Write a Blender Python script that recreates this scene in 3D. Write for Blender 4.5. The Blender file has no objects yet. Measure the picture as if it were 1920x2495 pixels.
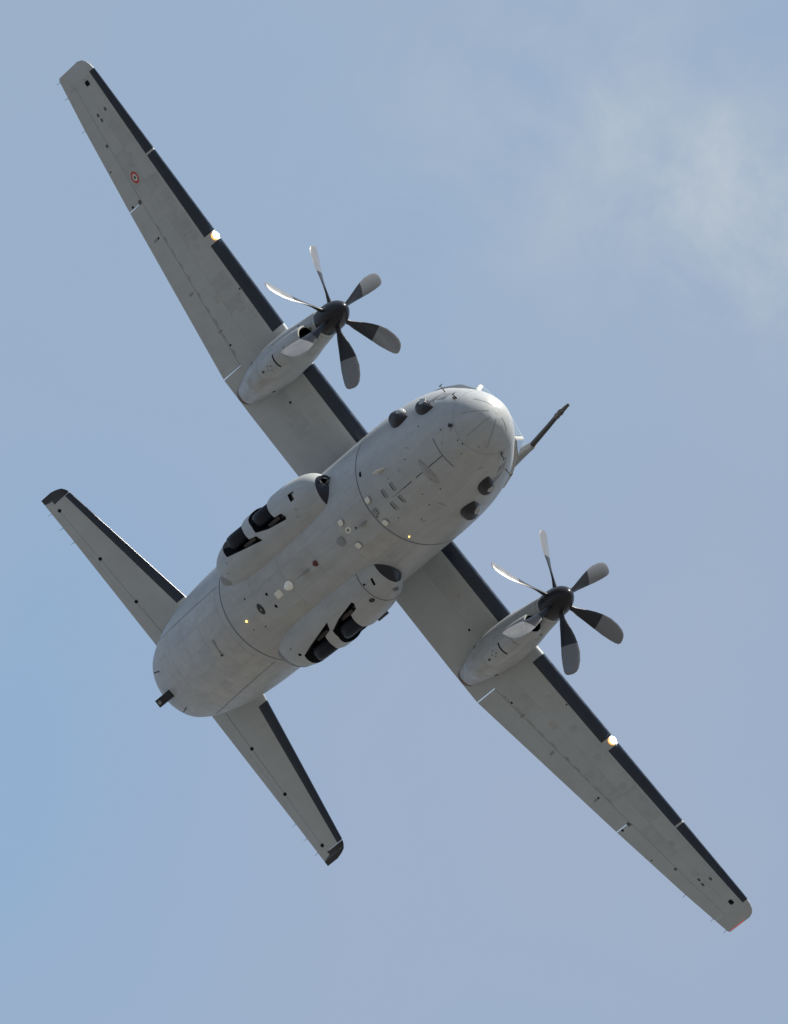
import bpy, bmesh, math, random
from mathutils import Vector, Matrix
random.seed(7)
sc = bpy.context.scene
R = math.radians
PI = math.pi

# ------------------------------------------------------------------ camera
ELEV = R(33)
DIST = 300.0
cam_d = bpy.data.cameras.new('camera'); cam = bpy.data.objects.new('camera', cam_d)
sc.collection.objects.link(cam); sc.camera = cam
cam_d.sensor_fit = 'HORIZONTAL'; cam_d.sensor_width = 36.0
cam_d.lens = 36.0 * 27771.0 / 1920.0
cam_d.clip_start = 1.0; cam_d.clip_end = 60000.0
RIGHT = Vector((1, 0, 0)); UP = Vector((0, -math.sin(ELEV), math.cos(ELEV))); TOW = Vector((0, -math.cos(ELEV), -math.sin(ELEV)))
CAMP = Vector((0, 0, 1.7))
C3 = Matrix((RIGHT, UP, TOW)).transposed()
cam.matrix_world = Matrix.Translation(CAMP) @ C3.to_4x4()
sc.render.resolution_x = 788; sc.render.resolution_y = 1024

# attitude of the aircraft (columns: nose, port wing, up) as flown past the viewer
BODY = Matrix(((0.468, 0.618, 0.632), (0.398, -0.786, 0.474), (0.789, 0.030, -0.613)))
bx = BODY.col[0].normalized(); by = (BODY.col[1] - bx * BODY.col[1].dot(bx)).normalized(); bz = bx.cross(by)
BODY = Matrix((bx, by, bz)).transposed()
RW = C3 @ BODY

# ------------------------------------------------------------------ sun
SUN_B = Vector((0.36, -0.33, 0.873)).normalized()
SUN_W = (RW @ SUN_B).normalized()
s_el = math.asin(SUN_W.z); s_az = math.atan2(SUN_W.x, SUN_W.y)
sun_d = bpy.data.lights.new('sun', 'SUN'); sun = bpy.data.objects.new('sun', sun_d); sc.collection.objects.link(sun)
sun_d.energy = 5.0; sun_d.angle = R(0.53); sun_d.color = (1.0, 0.93, 0.82)
sun.rotation_euler = SUN_W.to_track_quat('Z', 'Y').to_euler(); sun.location = (0, 0, 500)

# ------------------------------------------------------------------ sky
W = bpy.data.worlds.new('World'); sc.world = W; W.use_nodes = True
nt = W.node_tree; nt.nodes.clear()
def N(t, **k):
    n = nt.nodes.new(t)
    for a, b in k.items():
        if a in n.bl_rna.properties: setattr(n, a, b)
        else: n.inputs[a].default_value = b
    return n
L = lambda a, b: nt.links.new(a, b)
sky = N('ShaderNodeTexSky', sky_type='NISHITA', sun_disc=False)
sky.sun_elevation = s_el; sky.sun_rotation = s_az; sky.altitude = 100; sky.air_density = 1.0; sky.dust_density = 2.0; sky.ozone_density = 1.0
tc = N('ShaderNodeTexCoord')
def dotv(v, add=0.0, mul=1.0):
    d = N('ShaderNodeVectorMath', operation='DOT_PRODUCT'); L(tc.outputs['Generated'], d.inputs[0]); d.inputs[1].default_value = v
    m = N('ShaderNodeMath', operation='MULTIPLY_ADD'); L(d.outputs['Value'], m.inputs[0]); m.inputs[1].default_value = mul; m.inputs[2].default_value = add
    return m.outputs[0]
# bearings of two patches of sky, right/up of the line of sight, in units of about two degrees
ca = dotv(RIGHT, 0, 1 / 0.0346); cb = dotv(UP, 0, 1 / 0.0346)
def fbm(scale, detail, off, rough=0.55, dist=0.0, stretch=(1, 1, 1)):
    mp = N('ShaderNodeMapping'); L(tc.outputs['Generated'], mp.inputs['Vector']); mp.inputs['Location'].default_value = off; mp.inputs['Scale'].default_value = stretch
    n = N('ShaderNodeTexNoise'); L(mp.outputs[0], n.inputs['Vector'])
    n.inputs['Scale'].default_value = scale; n.inputs['Detail'].default_value = detail; n.inputs['Roughness'].default_value = rough; n.inputs['Distortion'].default_value = dist
    return n.outputs['Fac']
def math_(op, a, b=None, clamp=False):
    m = N('ShaderNodeMath', operation=op, use_clamp=clamp)
    for i, v in enumerate((a, b)):
        if v is None: continue
        if isinstance(v, (int, float)): m.inputs[i].default_value = v
        else: L(v, m.inputs[i])
    return m.outputs[0]
def blob(px, py, rx, ry):
    dx = math_('DIVIDE', math_('SUBTRACT', ca, px), rx); dy = math_('DIVIDE', math_('SUBTRACT', cb, py), ry)
    r2 = math_('ADD', math_('MULTIPLY', dx, dx), math_('MULTIPLY', dy, dy))
    front = math_('GREATER_THAN', dotv(TOW, 0, -1.0), 0.0)
    return math_('MULTIPLY', math_('POWER', 2.718, math_('MULTIPLY', r2, -1.0)), front)
def mix(f, a, b):
    m = N('ShaderNodeMix', data_type='RGBA')
    if isinstance(f, (int, float)): m.inputs[0].default_value = f
    else: L(f, m.inputs[0])
    for i, v in ((6, a), (7, b)):
        if isinstance(v, tuple): m.inputs[i].default_value = (*v, 1)
        else: L(v, m.inputs[i])
    return m.outputs[2]
wide = fbm(26, 4, (3.1, 1.7, 0.4), 0.5)
fine = fbm(75, 8, (0.3, 5.2, 2.2), 0.60, 0.25)
# thin high cloud veil over the whole sky, with a clearer blue hole low on the left and a brighter clump up on the right
hole = math_('ADD', blob(-1.15, -0.70, 0.72, 0.66), math_('MULTIPLY', blob(-0.75, -0.10, 0.35, 0.3), 0.30))
veil = math_('SUBTRACT', math_('ADD', math_('MULTIPLY', wide, 0.5), 0.57), math_('MULTIPLY', hole, 0.62), True)
lav = blob(0.35, -0.75, 1.2, 0.75)
VEIL = mix(lav, (3.74, 4.68, 6.08), (3.92, 4.64, 6.05))
c1 = mix(veil, (2.95, 4.62, 6.9), VEIL)
c1b = mix(0.12, c1, sky.outputs[0])
clump = math_('ADD', blob(1.05, 0.74, 0.46, 0.30), math_('MULTIPLY', blob(0.45, 1.05, 0.5, 0.4), 0.45))
wisp = math_('MULTIPLY', clump, math_('MULTIPLY', math_('SUBTRACT', fine, 0.36, True), 4.0), True)
c2 = mix(wisp, c1b, (4.78, 5.48, 6.3))
bg = N('ShaderNodeBackground'); L(c2, bg.inputs['Color']); bg.inputs['Strength'].default_value = 0.0575
out = N('ShaderNodeOutputWorld'); L(bg.outputs[0], out.inputs['Surface'])
sc.view_settings.view_transform = 'Standard'; sc.view_settings.look = 'None'; sc.view_settings.exposure = 0.8; sc.view_settings.gamma = 1.0
sc.view_settings.use_curve_mapping = False

# ------------------------------------------------------------------ materials
def material(name, col, rough=0.5, metal=0.0, var=0.0, vscale=1.5, grime=0.0, spec=0.5, emit=None, estr=0.0, coat=0.0, streak=0.0, bump=0.0):
    m = bpy.data.materials.new(name); m.use_nodes = True; t = m.node_tree; b = t.nodes['Principled BSDF']
    b.inputs['Base Color'].default_value = (*col, 1); b.inputs['Roughness'].default_value = rough; b.inputs['Metallic'].default_value = metal
    b.inputs['Specular IOR Level'].default_value = spec; b.inputs['Coat Weight'].default_value = coat
    if emit: b.inputs['Emission Color'].default_value = (*emit, 1); b.inputs['Emission Strength'].default_value = estr
    tcn = t.nodes.new('ShaderNodeTexCoord'); cur = None
    def noise(scale, detail, st=(1, 1, 1), rough_=0.55):
        mp = t.nodes.new('ShaderNodeMapping'); mp.inputs['Scale'].default_value = st; t.links.new(tcn.outputs['Object'], mp.inputs[0])
        n = t.nodes.new('ShaderNodeTexNoise'); n.inputs['Scale'].default_value = scale; n.inputs['Detail'].default_value = detail; n.inputs['Roughness'].default_value = rough_
        t.links.new(mp.outputs[0], n.inputs['Vector']); return n.outputs['Fac']
    def ramp(src, a, b_, va, vb):
        r = t.nodes.new('ShaderNodeMapRange'); r.inputs[1].default_value = a; r.inputs[2].default_value = b_; r.inputs[3].default_value = va; r.inputs[4].default_value = vb
        t.links.new(src, r.inputs[0]); return r.outputs[0]
    fac = None
    def mul(a, b_):
        if a is None: return b_
        q = t.nodes.new('ShaderNodeMath'); q.operation = 'MULTIPLY'; t.links.new(a, q.inputs[0]); t.links.new(b_, q.inputs[1]); return q.outputs[0]
    if var: fac = mul(fac, ramp(noise(vscale, 6), 0.3, 0.7, 1 - var, 1 + var))
    if streak:
        fac = mul(fac, ramp(noise(2.2, 4, (0.12, 1.6, 1.6)), 0.35, 0.65, 1 - streak, 1 + streak * 0.6))
        fac = mul(fac, ramp(noise(9, 3, (0.15, 1.5, 1.5)), 0.52, 0.72, 1, 1 - streak * 0.9))
    if grime: fac = mul(fac, ramp(noise(3.4, 8, (0.6, 1, 1), 0.7), 0.56, 0.74, 1, 1 - grime))
    if fac is not None:
        mx = t.nodes.new('ShaderNodeMix'); mx.data_type = 'RGBA'; mx.blend_type = 'MULTIPLY'; mx.inputs[0].default_value = 1
        mx.inputs[6].default_value = (*col, 1); t.links.new(fac, mx.inputs[7]); t.links.new(mx.outputs[2], b.inputs['Base Color'])
        t.links.new(ramp(noise(5, 5), 0.3, 0.7, rough - 0.07, rough + 0.09), b.inputs['Roughness'])
    if bump:
        bn = t.nodes.new('ShaderNodeBump'); bn.inputs['Strength'].default_value = bump; bn.inputs['Distance'].default_value = 0.02
        t.links.new(noise(2.6, 3, (1.6, 1, 1)), bn.inputs['Height']); t.links.new(bn.outputs[0], b.inputs['Normal'])
    return m
M = {}
M['paint'] = material('grey_paint', (0.345, 0.365, 0.378), 0.42, var=0.06, vscale=1.3, streak=0.07, grime=0.15, spec=0.38, bump=0.10)
M['paint_wing'] = material('grey_wing_paint', (0.352, 0.382, 0.398), 0.45, var=0.045, vscale=0.9, streak=0.03, grime=0.10, bump=0.05)
M['paint_ramp'] = material('weathered_paint', (0.345, 0.352, 0.352), 0.42, var=0.08, vscale=2.4, streak=0.06, grime=0.16, bump=0.10)
M['paint_wing_b'] = material('grey_wing_paint_worn', (0.332, 0.360, 0.374), 0.48, var=0.07, vscale=2.2, streak=0.07, grime=0.2, bump=0.05)
M['paint_ramp_b'] = material('weathered_paint_pale', (0.375, 0.378, 0.372), 0.45, var=0.09, vscale=2.8, streak=0.08, grime=0.22, bump=0.10)
M['brown_stain'] = material('brown_oil_stain', (0.275, 0.245, 0.205), 0.5, var=0.25, vscale=5, grime=0.3)
M['hinge_dirt'] = material('hinge_dirt', (0.255, 0.262, 0.262), 0.6, var=0.35, vscale=7, grime=0.4)
M['paint_light'] = material('pale_grey_paint', (0.40, 0.415, 0.40), 0.42, var=0.05)
M['rubber'] = material('black_deicing_rubber', (0.014, 0.024, 0.044), 0.24, var=0.14, vscale=3, spec=0.38)  # blue tint in the black stands in for haze before the aircraft
M['black'] = material('black_paint', (0.013, 0.016, 0.024), 0.30, var=0.1, spec=0.35)
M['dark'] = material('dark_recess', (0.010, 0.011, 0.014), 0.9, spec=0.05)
M['seam'] = material('panel_joint', (0.07, 0.085, 0.10), 0.7)
M['faint'] = material('faint_joint', (0.215, 0.23, 0.24), 0.6)
M['sensor'] = material('dark_fairing', (0.020, 0.020, 0.025), 0.42, var=0.1, spec=0.3)
M['tyre'] = material('tyre_rubber', (0.011, 0.016, 0.026), 0.5, var=0.15, spec=0.22)
M['metal'] = material('dull_metal', (0.045, 0.038, 0.036), 0.5, 0.1, var=0.2, vscale=6)
M['burnt'] = material('burnt_metal', (0.13, 0.095, 0.08), 0.45, 0.6, var=0.3, vscale=5)
M['white'] = material('white_plastic', (0.80, 0.79, 0.76), 0.4)
M['cream'] = material('cream_plastic', (0.66, 0.65, 0.59), 0.5)
M['red'] = material('red_lens', (0.10, 0.006, 0.012), 0.15)
M['glass'] = material('cockpit_glass', (0.16, 0.21, 0.24), 0.03, spec=0.9, coat=1.0)
M['lens'] = material('sensor_lens', (0.30, 0.32, 0.33), 0.12, coat=0.6)
M['lamp'] = material('lamp_lens', (1, 0.95, 0.85), 0.3, emit=(1.0, 0.97, 0.90), estr=16)
M['lamp_glow'] = material('lamp_halo', (0.9, 0.6, 0.3), 0.3, emit=(1.0, 0.42, 0.07), estr=0.7)  # orange halo of the landing lamp, imitated by a glowing surface
M['amber'] = material('amber_lens', (0.9, 0.6, 0.1), 0.3, emit=(1.0, 0.70, 0.22), estr=1.2)
M['navred'] = material('nav_red_lens', (0.55, 0.03, 0.05), 0.2, emit=(1.0, 0.06, 0.07), estr=0.3)
M['navgreen'] = material('nav_green_lens', (0.55, 0.5, 0.5), 0.2)
M['roundel_red'] = material('roundel_red', (0.40, 0.035, 0.035), 0.5)
M['roundel_white'] = material('roundel_white', (0.52, 0.53, 0.53), 0.5)
M['roundel_green'] = material('roundel_green', (0.01, 0.10, 0.06), 0.5)
M['blade'] = material('blade_paint', (0.135, 0.142, 0.155), 0.27, var=0.08, coat=0.4)
M['blade_boot'] = material('blade_boot', (0.020, 0.023, 0.030), 0.35, spec=0.3)
M['spinner'] = material('black_spinner_paint', (0.013, 0.013, 0.018), 0.30, spec=0.3)
M['scuff'] = material('scuffed_paint', (0.262, 0.268, 0.272), 0.55, var=0.22, vscale=5)
M['stain'] = material('oil_stain', (0.205, 0.205, 0.205), 0.5, var=0.3, vscale=6)
M['ground'] = material('airfield_grass', (0.106, 0.103, 0.097), 0.9, var=0.25, vscale=0.02)

def stained(name, base):
    m = M[base].copy(); m.name = name; t = m.node_tree; b = t.nodes['Principled BSDF']; src = b.inputs['Base Color'].links[0].from_socket
    tcn = t.nodes.new('ShaderNodeTexCoord'); mp = t.nodes.new('ShaderNodeMapping'); mp.inputs['Scale'].default_value = (0.55, 1.7, 1.7); t.links.new(tcn.outputs['Object'], mp.inputs[0])
    n = t.nodes.new('ShaderNodeTexNoise'); n.inputs['Scale'].default_value = 1.7; n.inputs['Detail'].default_value = 7; n.inputs['Roughness'].default_value = .65; t.links.new(mp.outputs[0], n.inputs['Vector'])
    sx = t.nodes.new('ShaderNodeSeparateXYZ'); t.links.new(tcn.outputs['Object'], sx.inputs[0])
    a = t.nodes.new('ShaderNodeMapRange'); a.interpolation_type = 'SMOOTHSTEP'; a.inputs[1].default_value = -7.9; a.inputs[2].default_value = -9.4; a.inputs[3].default_value = 0.0; a.inputs[4].default_value = 1.0; t.links.new(sx.outputs[0], a.inputs[0])
    c = t.nodes.new('ShaderNodeMapRange'); c.inputs[1].default_value = .44; c.inputs[2].default_value = .66; c.inputs[3].default_value = 0; c.inputs[4].default_value = .8; t.links.new(n.outputs['Fac'], c.inputs[0])
    q = t.nodes.new('ShaderNodeMath'); q.operation = 'MULTIPLY'; t.links.new(a.outputs[0], q.inputs[0]); t.links.new(c.outputs[0], q.inputs[1])
    mx = t.nodes.new('ShaderNodeMix'); mx.data_type = 'RGBA'; t.links.new(q.outputs[0], mx.inputs[0]); t.links.new(src, mx.inputs[6]); mx.inputs[7].default_value = (0.245, 0.215, 0.18, 1)
    t.links.new(mx.outputs[2], b.inputs['Base Color']); return m
M['paint_nacelle'] = stained('oil_stained_cowl_paint', 'paint')

# ------------------------------------------------------------------ helpers
AIR = bpy.data.objects.new('transport_aircraft', None); sc.collection.objects.link(AIR)
AIR.empty_display_size = 3
AIR['label'] = 'twin propeller grey military transport plane banking overhead, seen from below'
AIR['category'] = 'aircraft'

def link(name, me, parent=None, label=None):
    o = bpy.data.objects.new(name, me); sc.collection.objects.link(o)
    o.parent = parent or AIR
    if label: o['label'] = label
    return o
def mk(name, vs, fs, mats, parent=None, label=None, smooth=35, fm=None):
    me = bpy.data.meshes.new(name); me.from_pydata([tuple(v) for v in vs], [], fs)
    if not isinstance(mats, (list, tuple)): mats = [mats]
    for m in mats: me.materials.append(M[m])
    if fm: me.polygons.foreach_set('material_index', fm)
    bm = bmesh.new(); bm.from_mesh(me); bmesh.ops.recalc_face_normals(bm, faces=bm.faces); bm.to_mesh(me); bm.free()
    if smooth:
        me.polygons.foreach_set('use_smooth', [True] * len(me.polygons)); me.set_sharp_from_angle(angle=R(smooth))
    me.update()
    return link(name, me, parent, label)
def rings(rs, closed=True, cap0=True, cap1=True):
    vs, fs = [], []; n = len(rs[0])
    for r in rs: vs += list(r)
    for i in range(len(rs) - 1):
        for j in range(n if closed else n - 1):
            k = (j + 1) % n; fs.append((i * n + j, i * n + k, (i + 1) * n + k, (i + 1) * n + j))
    if cap0: fs.append(tuple(range(n)))
    if cap1: fs.append(tuple(range((len(rs) - 1) * n, len(rs) * n)))
    return vs, fs
def join(*parts):
    V, F = [], []
    for vs, fs in parts:
        o = len(V); V += list(vs); F += [tuple(i + o for i in f) for f in fs]
    return V, F
def frame(d):
    d = Vector(d).normalized(); a = Vector((0, 0, 1)) if abs(d.z) < 0.9 else Vector((1, 0, 0))
    u = d.cross(a).normalized(); return u, d.cross(u).normalized()
def tube(pts, rad, n=12):
    pts = [Vector(p) for p in pts]; rs = []
    for i, p in enumerate(pts):
        d = (pts[min(i + 1, len(pts) - 1)] - pts[max(i - 1, 0)]); u, v = frame(d); r = rad[i] if isinstance(rad, (list, tuple)) else rad
        rs.append([p + u * r * math.cos(2 * PI * k / n) + v * r * math.sin(2 * PI * k / n) for k in range(n)])
    return rings(rs)
def box(c, h, ax=None):
    ax = ax or (Vector((1, 0, 0)), Vector((0, 1, 0)), Vector((0, 0, 1))); c = Vector(c)
    vs = [c + ax[0] * h[0] * i + ax[1] * h[1] * j + ax[2] * h[2] * k for i in (-1, 1) for j in (-1, 1) for k in (-1, 1)]
    return vs, [(0, 1, 3, 2), (4, 6, 7, 5), (0, 4, 5, 1), (2, 3, 7, 6), (0, 2, 6, 4), (1, 5, 7, 3)]
def prism(poly, d):   # poly: list of Vector, d: extrusion Vector
    return rings([[Vector(p) for p in poly], [Vector(p) + d for p in poly]])
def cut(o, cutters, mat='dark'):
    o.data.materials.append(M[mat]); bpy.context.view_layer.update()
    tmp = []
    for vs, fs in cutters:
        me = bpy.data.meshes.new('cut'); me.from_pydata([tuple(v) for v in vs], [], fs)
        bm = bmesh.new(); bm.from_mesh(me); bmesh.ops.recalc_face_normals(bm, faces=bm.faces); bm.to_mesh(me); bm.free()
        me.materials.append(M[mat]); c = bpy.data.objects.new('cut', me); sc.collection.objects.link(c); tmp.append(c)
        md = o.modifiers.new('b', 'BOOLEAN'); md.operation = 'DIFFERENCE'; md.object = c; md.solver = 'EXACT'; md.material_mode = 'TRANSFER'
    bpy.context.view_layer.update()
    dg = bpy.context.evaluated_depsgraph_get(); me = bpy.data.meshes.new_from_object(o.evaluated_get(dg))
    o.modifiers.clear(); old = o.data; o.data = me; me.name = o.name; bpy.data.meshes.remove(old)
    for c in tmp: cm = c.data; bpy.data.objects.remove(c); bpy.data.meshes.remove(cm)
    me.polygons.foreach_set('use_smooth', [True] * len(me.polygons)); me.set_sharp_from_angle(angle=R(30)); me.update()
def pchip(xs, ys):
    n = len(xs); h = [xs[i + 1] - xs[i] for i in range(n - 1)]; d = [(ys[i + 1] - ys[i]) / h[i] for i in range(n - 1)]
    m = [d[0]] + [0] * (n - 2) + [d[-1]]
    for i in range(1, n - 1):
        if d[i - 1] * d[i] > 0:
            w1 = 2 * h[i] + h[i - 1]; w2 = h[i] + 2 * h[i - 1]; m[i] = (w1 + w2) / (w1 / d[i - 1] + w2 / d[i])
    def f(x):
        if x <= xs[0]: return ys[0]
        if x >= xs[-1]: return ys[-1]
        lo, hi = 0, n - 1
        while hi - lo > 1:
            k = (lo + hi) // 2
            if xs[k] <= x: lo = k
            else: hi = k
        t = (x - xs[lo]) / h[lo]; a, b = ys[lo], ys[lo + 1]; ma, mb = m[lo] * h[lo], m[lo + 1] * h[lo]
        return a * (1 + 2 * t) * (1 - t) ** 2 + ma * t * (1 - t) ** 2 + b * t * t * (3 - 2 * t) + mb * t * t * (t - 1)
    return f

class Body:
    """lofted body: stations (x, half width, bottom z, top z, z of widest point, y of centre)"""
    def __init__(s, st):
        s.n = len(st); ks = list(range(s.n))
        s.X, s.W, s.B, s.T, s.M, s.Y = [pchip(ks, [q[k] for q in st]) for k in range(6)]
    def s_of(s, x):
        lo, hi = 0.0, s.n - 1.0
        for _ in range(40):
            m = (lo + hi) / 2
            if s.X(m) > x: lo = m
            else: hi = m
        return lo
    def at(s, k, ph, sg=1):      # ph 0 = keel, 90 deg = outboard, 180 = top
        zm = s.M(k); c = math.cos(ph)
        return Vector((s.X(k), sg * (s.Y(k) + s.W(k) * math.sin(ph)), zm - c * ((zm - s.B(k)) if c > 0 else (s.T(k) - zm))))
    def low(s, x, y, sg=1):      # point on the underside at plan position x, y
        k = s.s_of(x); w = s.W(k); zm = s.M(k); q = max(0.0, 1 - ((y - s.Y(k)) / w) ** 2)
        return Vector((x, sg * y, zm - (zm - s.B(k)) * math.sqrt(q)))
    def side(s, x, z, sg=1):     # point on the outboard side at x, z
        k = s.s_of(x); zm = s.M(k); h = (zm - s.B(k)) if z < zm else (s.T(k) - zm); q = max(0.0, 1 - ((z - zm) / h) ** 2)
        return Vector((x, sg * (s.Y(k) + s.W(k) * math.sqrt(q)), z))
    def mesh(s, m, n, sg=1, k0=0.0, k1=None):
        rs = []; k1 = s.n - 1 if k1 is None else k1
        for i in range(m + 1):
            rs.append([s.at((lambda a, b: a + (b - a) * i / m)(*[q(2 * PI * j / n) if callable(q) else q for q in (k0, k1)]), 2 * PI * j / n, sg) for j in range(n)])
        return rings(rs)
def norm(f, a, b, inside):
    e = 0.01; p = f(a, b); n = (f(a + e, b) - p).cross(f(a, b + e) - p)
    if n.length < 1e-12: return Vector((0, 0, -1))
    n.normalize()
    return n if n.dot(p - inside) > 0 else -n
def plate(f, a0, a1, b0, b1, na, nb, off, inside, thick=0.012):
    """thin raised panel that follows surface f between parameters"""
    top, bot = [], []
    for i in range(na + 1):
        for j in range(nb + 1):
            a = a0 + (a1 - a0) * i / na; b = b0 + (b1 - b0) * j / nb; p = f(a, b); n = norm(f, a, b, inside)
            top.append(p + n * off); bot.append(p + n * (off - thick))
    q = nb + 1; fs = [(i * q + j, i * q + j + 1, (i + 1) * q + j + 1, (i + 1) * q + j) for i in range(na) for j in range(nb)]
    rim = [j for j in range(nb)] + [i * q + nb for i in range(na)] + [na * q + j for j in range(nb, 0, -1)] + [i * q for i in range(na, 0, -1)]
    o = len(top); fs += [(rim[i], rim[(i + 1) % len(rim)], rim[(i + 1) % len(rim)] + o, rim[i] + o) for i in range(len(rim))]
    return top + bot, fs
def badge(f, poly, off, inside, thick=0.012, dome=0.0):
    """raised flat piece with outline poly in surface parameters"""
    ca_ = sum(p[0] for p in poly) / len(poly); cb_ = sum(p[1] for p in poly) / len(poly)
    P = []
    for sc_, o_ in ((1.0, off - thick), (1.0, off * 0.6), (0.88, off), (0.45, off + dome * 0.8)):
        for a, b in poly:
            a2, b2 = ca_ + (a - ca_) * sc_, cb_ + (b - cb_) * sc_; P.append(f(a2, b2) + norm(f, a2, b2, inside) * o_)
    n = len(poly); P.append(f(ca_, cb_) + norm(f, ca_, cb_, inside) * (off + dome)); fs = []
    for r in range(3):
        fs += [(r * n + i, r * n + (i + 1) % n, (r + 1) * n + (i + 1) % n, (r + 1) * n + i) for i in range(n)]
    fs += [(3 * n + i, 3 * n + (i + 1) % n, 4 * n) for i in range(n)]
    return P, fs
def oval(cx, cy, rx, ry, n=16, p=2.0):
    o = []
    for i in range(n):
        c, s = math.cos(2 * PI * i / n), math.sin(2 * PI * i / n)
        o.append((cx + rx * math.copysign(abs(c) ** (2 / p), c), cy + ry * math.copysign(abs(s) ** (2 / p), s)))
    return o
def ribbon(f, path, w, off, inside):
    """narrow strip along a path of surface parameters"""
    P = [f(*q) for q in path]; vs = []
    for i, q in enumerate(path):
        n = norm(f, q[0], q[1], inside); t = (P[min(i + 1, len(P) - 1)] - P[max(i - 1, 0)]).normalized(); s = t.cross(n).normalized()
        vs += [P[i] + s * w / 2 + n * off, P[i] - s * w / 2 + n * off]
    return vs, [(2 * i, 2 * i + 1, 2 * i + 3, 2 * i + 2) for i in range(len(P) - 1)]

# ------------------------------------------------------------------ fuselage
FS = Body([(x, w, b, t, m, 0.0) for x, w, b, t, m in [
 (-1.0,.001,1.149,1.151,1.15),(-1.015,.16,.99,1.31,1.15),(-1.06,.31,.84,1.46,1.15),(-1.16,.49,.68,1.62,1.16),(-1.35,.71,.51,1.78,1.18),(-1.65,.93,.37,1.95,1.22),
 (-2.05,1.13,.25,2.12,1.30),(-2.5,1.28,.17,2.40,1.4),(-3.1,1.45,.1,2.86,1.52),(-3.8,1.60,.05,3.27,1.63),(-4.6,1.715,.02,3.48,1.73),(-5.5,1.772,0,3.6,1.78),(-6.4,1.785,0,3.65,1.8),
 (-9,1.785,0,3.65,1.8),(-13.2,1.785,0,3.65,1.8),(-14.2,1.78,.02,3.66,1.82),(-15.5,1.765,.2,3.68,1.95),(-17,1.715,.58,3.7,2.12),(-18.5,1.60,1.03,3.72,2.32),(-19.7,1.43,1.42,3.72,2.5),
 (-20.6,1.24,1.76,3.68,2.66),(-21.2,1.04,2.04,3.6,2.76),(-21.55,.80,2.29,3.48,2.84),(-21.75,.52,2.54,3.3,2.9),(-21.84,.24,2.74,3.1,2.92),(-21.86,.001,2.929,2.931,2.93)]])
AX = Vector((-9, 0, 1.9))
def axis_of(x): return Vector((min(max(x, -20.5), -2.6), 0, 1.7 if x > -15 else 2.3))
fus = mk('fuselage', *FS.mesh(190, 96), 'paint')
FL = lambda x, y: FS.low(x, abs(y), 1) if y >= 0 else FS.low(x, abs(y), -1)
FPH = lambda x, ph: FS.at(FS.s_of(x), ph)
def on_belly(name, poly, off, mat, dome=0.0, label=None):
    return mk(name, *badge(FL, poly, off, axis_of(poly[0][0]), dome=dome), mat, fus, label)
def circ(x, w, mat, a0=0.0, a1=2 * PI, n=96, dx=lambda p: 0.0, name='panel_seam', off=0.004):
    return mk(name, *ribbon(FPH, [(x + dx(p), p) for p in [a0 + (a1 - a0) * i / n for i in range(n + 1)]], w, off, axis_of(x)), mat, fus)
circ(-6.284, 0.034, 'seam'); circ(-14.13, 0.034, 'seam')
circ(-1.82, 0.008, 'faint', dx=lambda p: 0.30 * (1 - math.cos(p)) * 0.5 + 0.10 * math.sin(p) ** 2)
# nose gear doors, two leaves meeting on the keel
for sg in (1, -1):
    mk('nose_gear_door', *plate(FL, -2.63, -5.15, sg * 0.011, sg * 0.49, 24, 6, 0.006, axis_of(-4)), 'paint', fus)
mk('door_gap', *ribbon(FL, [(-2.62 - 0.1 * i, 0.0) for i in range(21)], 0.020, 0.004, axis_of(-4)), 'dark', fus)
mk('door_gap', *ribbon(FL, [(-4.64 - 0.1 * i, 0.0) for i in range(6)], 0.010, 0.004, axis_of(-4)), 'seam', fus)
mk('panel_seam', *ribbon(FL, [(-2.615, -0.5 + 0.1 * i) for i in range(10)], 0.022, 0.0045, axis_of(-3)), 'seam', fus)
# worn dark patch across the nose doors
mk('scuff_mark', *badge(FL, [(-3.44 + .16 * math.cos(a) * (1 + .18 * math.sin(a)) + .0 * a, .08 + .40 * math.sin(a)) for a in [2 * PI * k / 28 for k in range(28)]], 0.0125, axis_of(-3.4), 0.02), 'scuff', fus)
# cargo ramp and the tail underside, panelled
ramp_x = [-14.42, -15.9, -17.3, -18.7, -19.9]
for i in range(len(ramp_x) - 1):
    ye = [-1.25, -0.80, -0.27, 0.27, 0.80, 1.25]
    for j in range(len(ye) - 1):
        mk('ramp_panel', *plate(FL, ramp_x[i] - 0.005, ramp_x[i + 1] + 0.005, ye[j] + 0.005, ye[j + 1] - 0.005, 7, 5, 0.003 + 0.0014 * random.random(), axis_of(ramp_x[i]), 0.01),
           random.choice(['paint_ramp', 'paint_ramp', 'paint_ramp_b', 'paint']), fus)
for sg in (1, -1):
    mk('panel_seam', *ribbon(FL, [(-14.3 - 0.2 * i, sg * 1.265) for i in range(29)], 0.016, 0.003, axis_of(-16)), 'seam', fus)
    # side skin panels along the lower quarter
mk('drain_slot', *badge(FL, [(-15.34,-.22),(-15.50,-.24),(-15.60,.25),(-15.44,.27)], 0.012, axis_of(-15.4), 0.0), 'stain', fus)
mk('drain_slot', *badge(FL, [(-15.49,.20),(-15.58,.21),(-15.59,.26),(-15.50,.27)], 0.016, axis_of(-15.4), 0.012), 'dark', fus)
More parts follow.
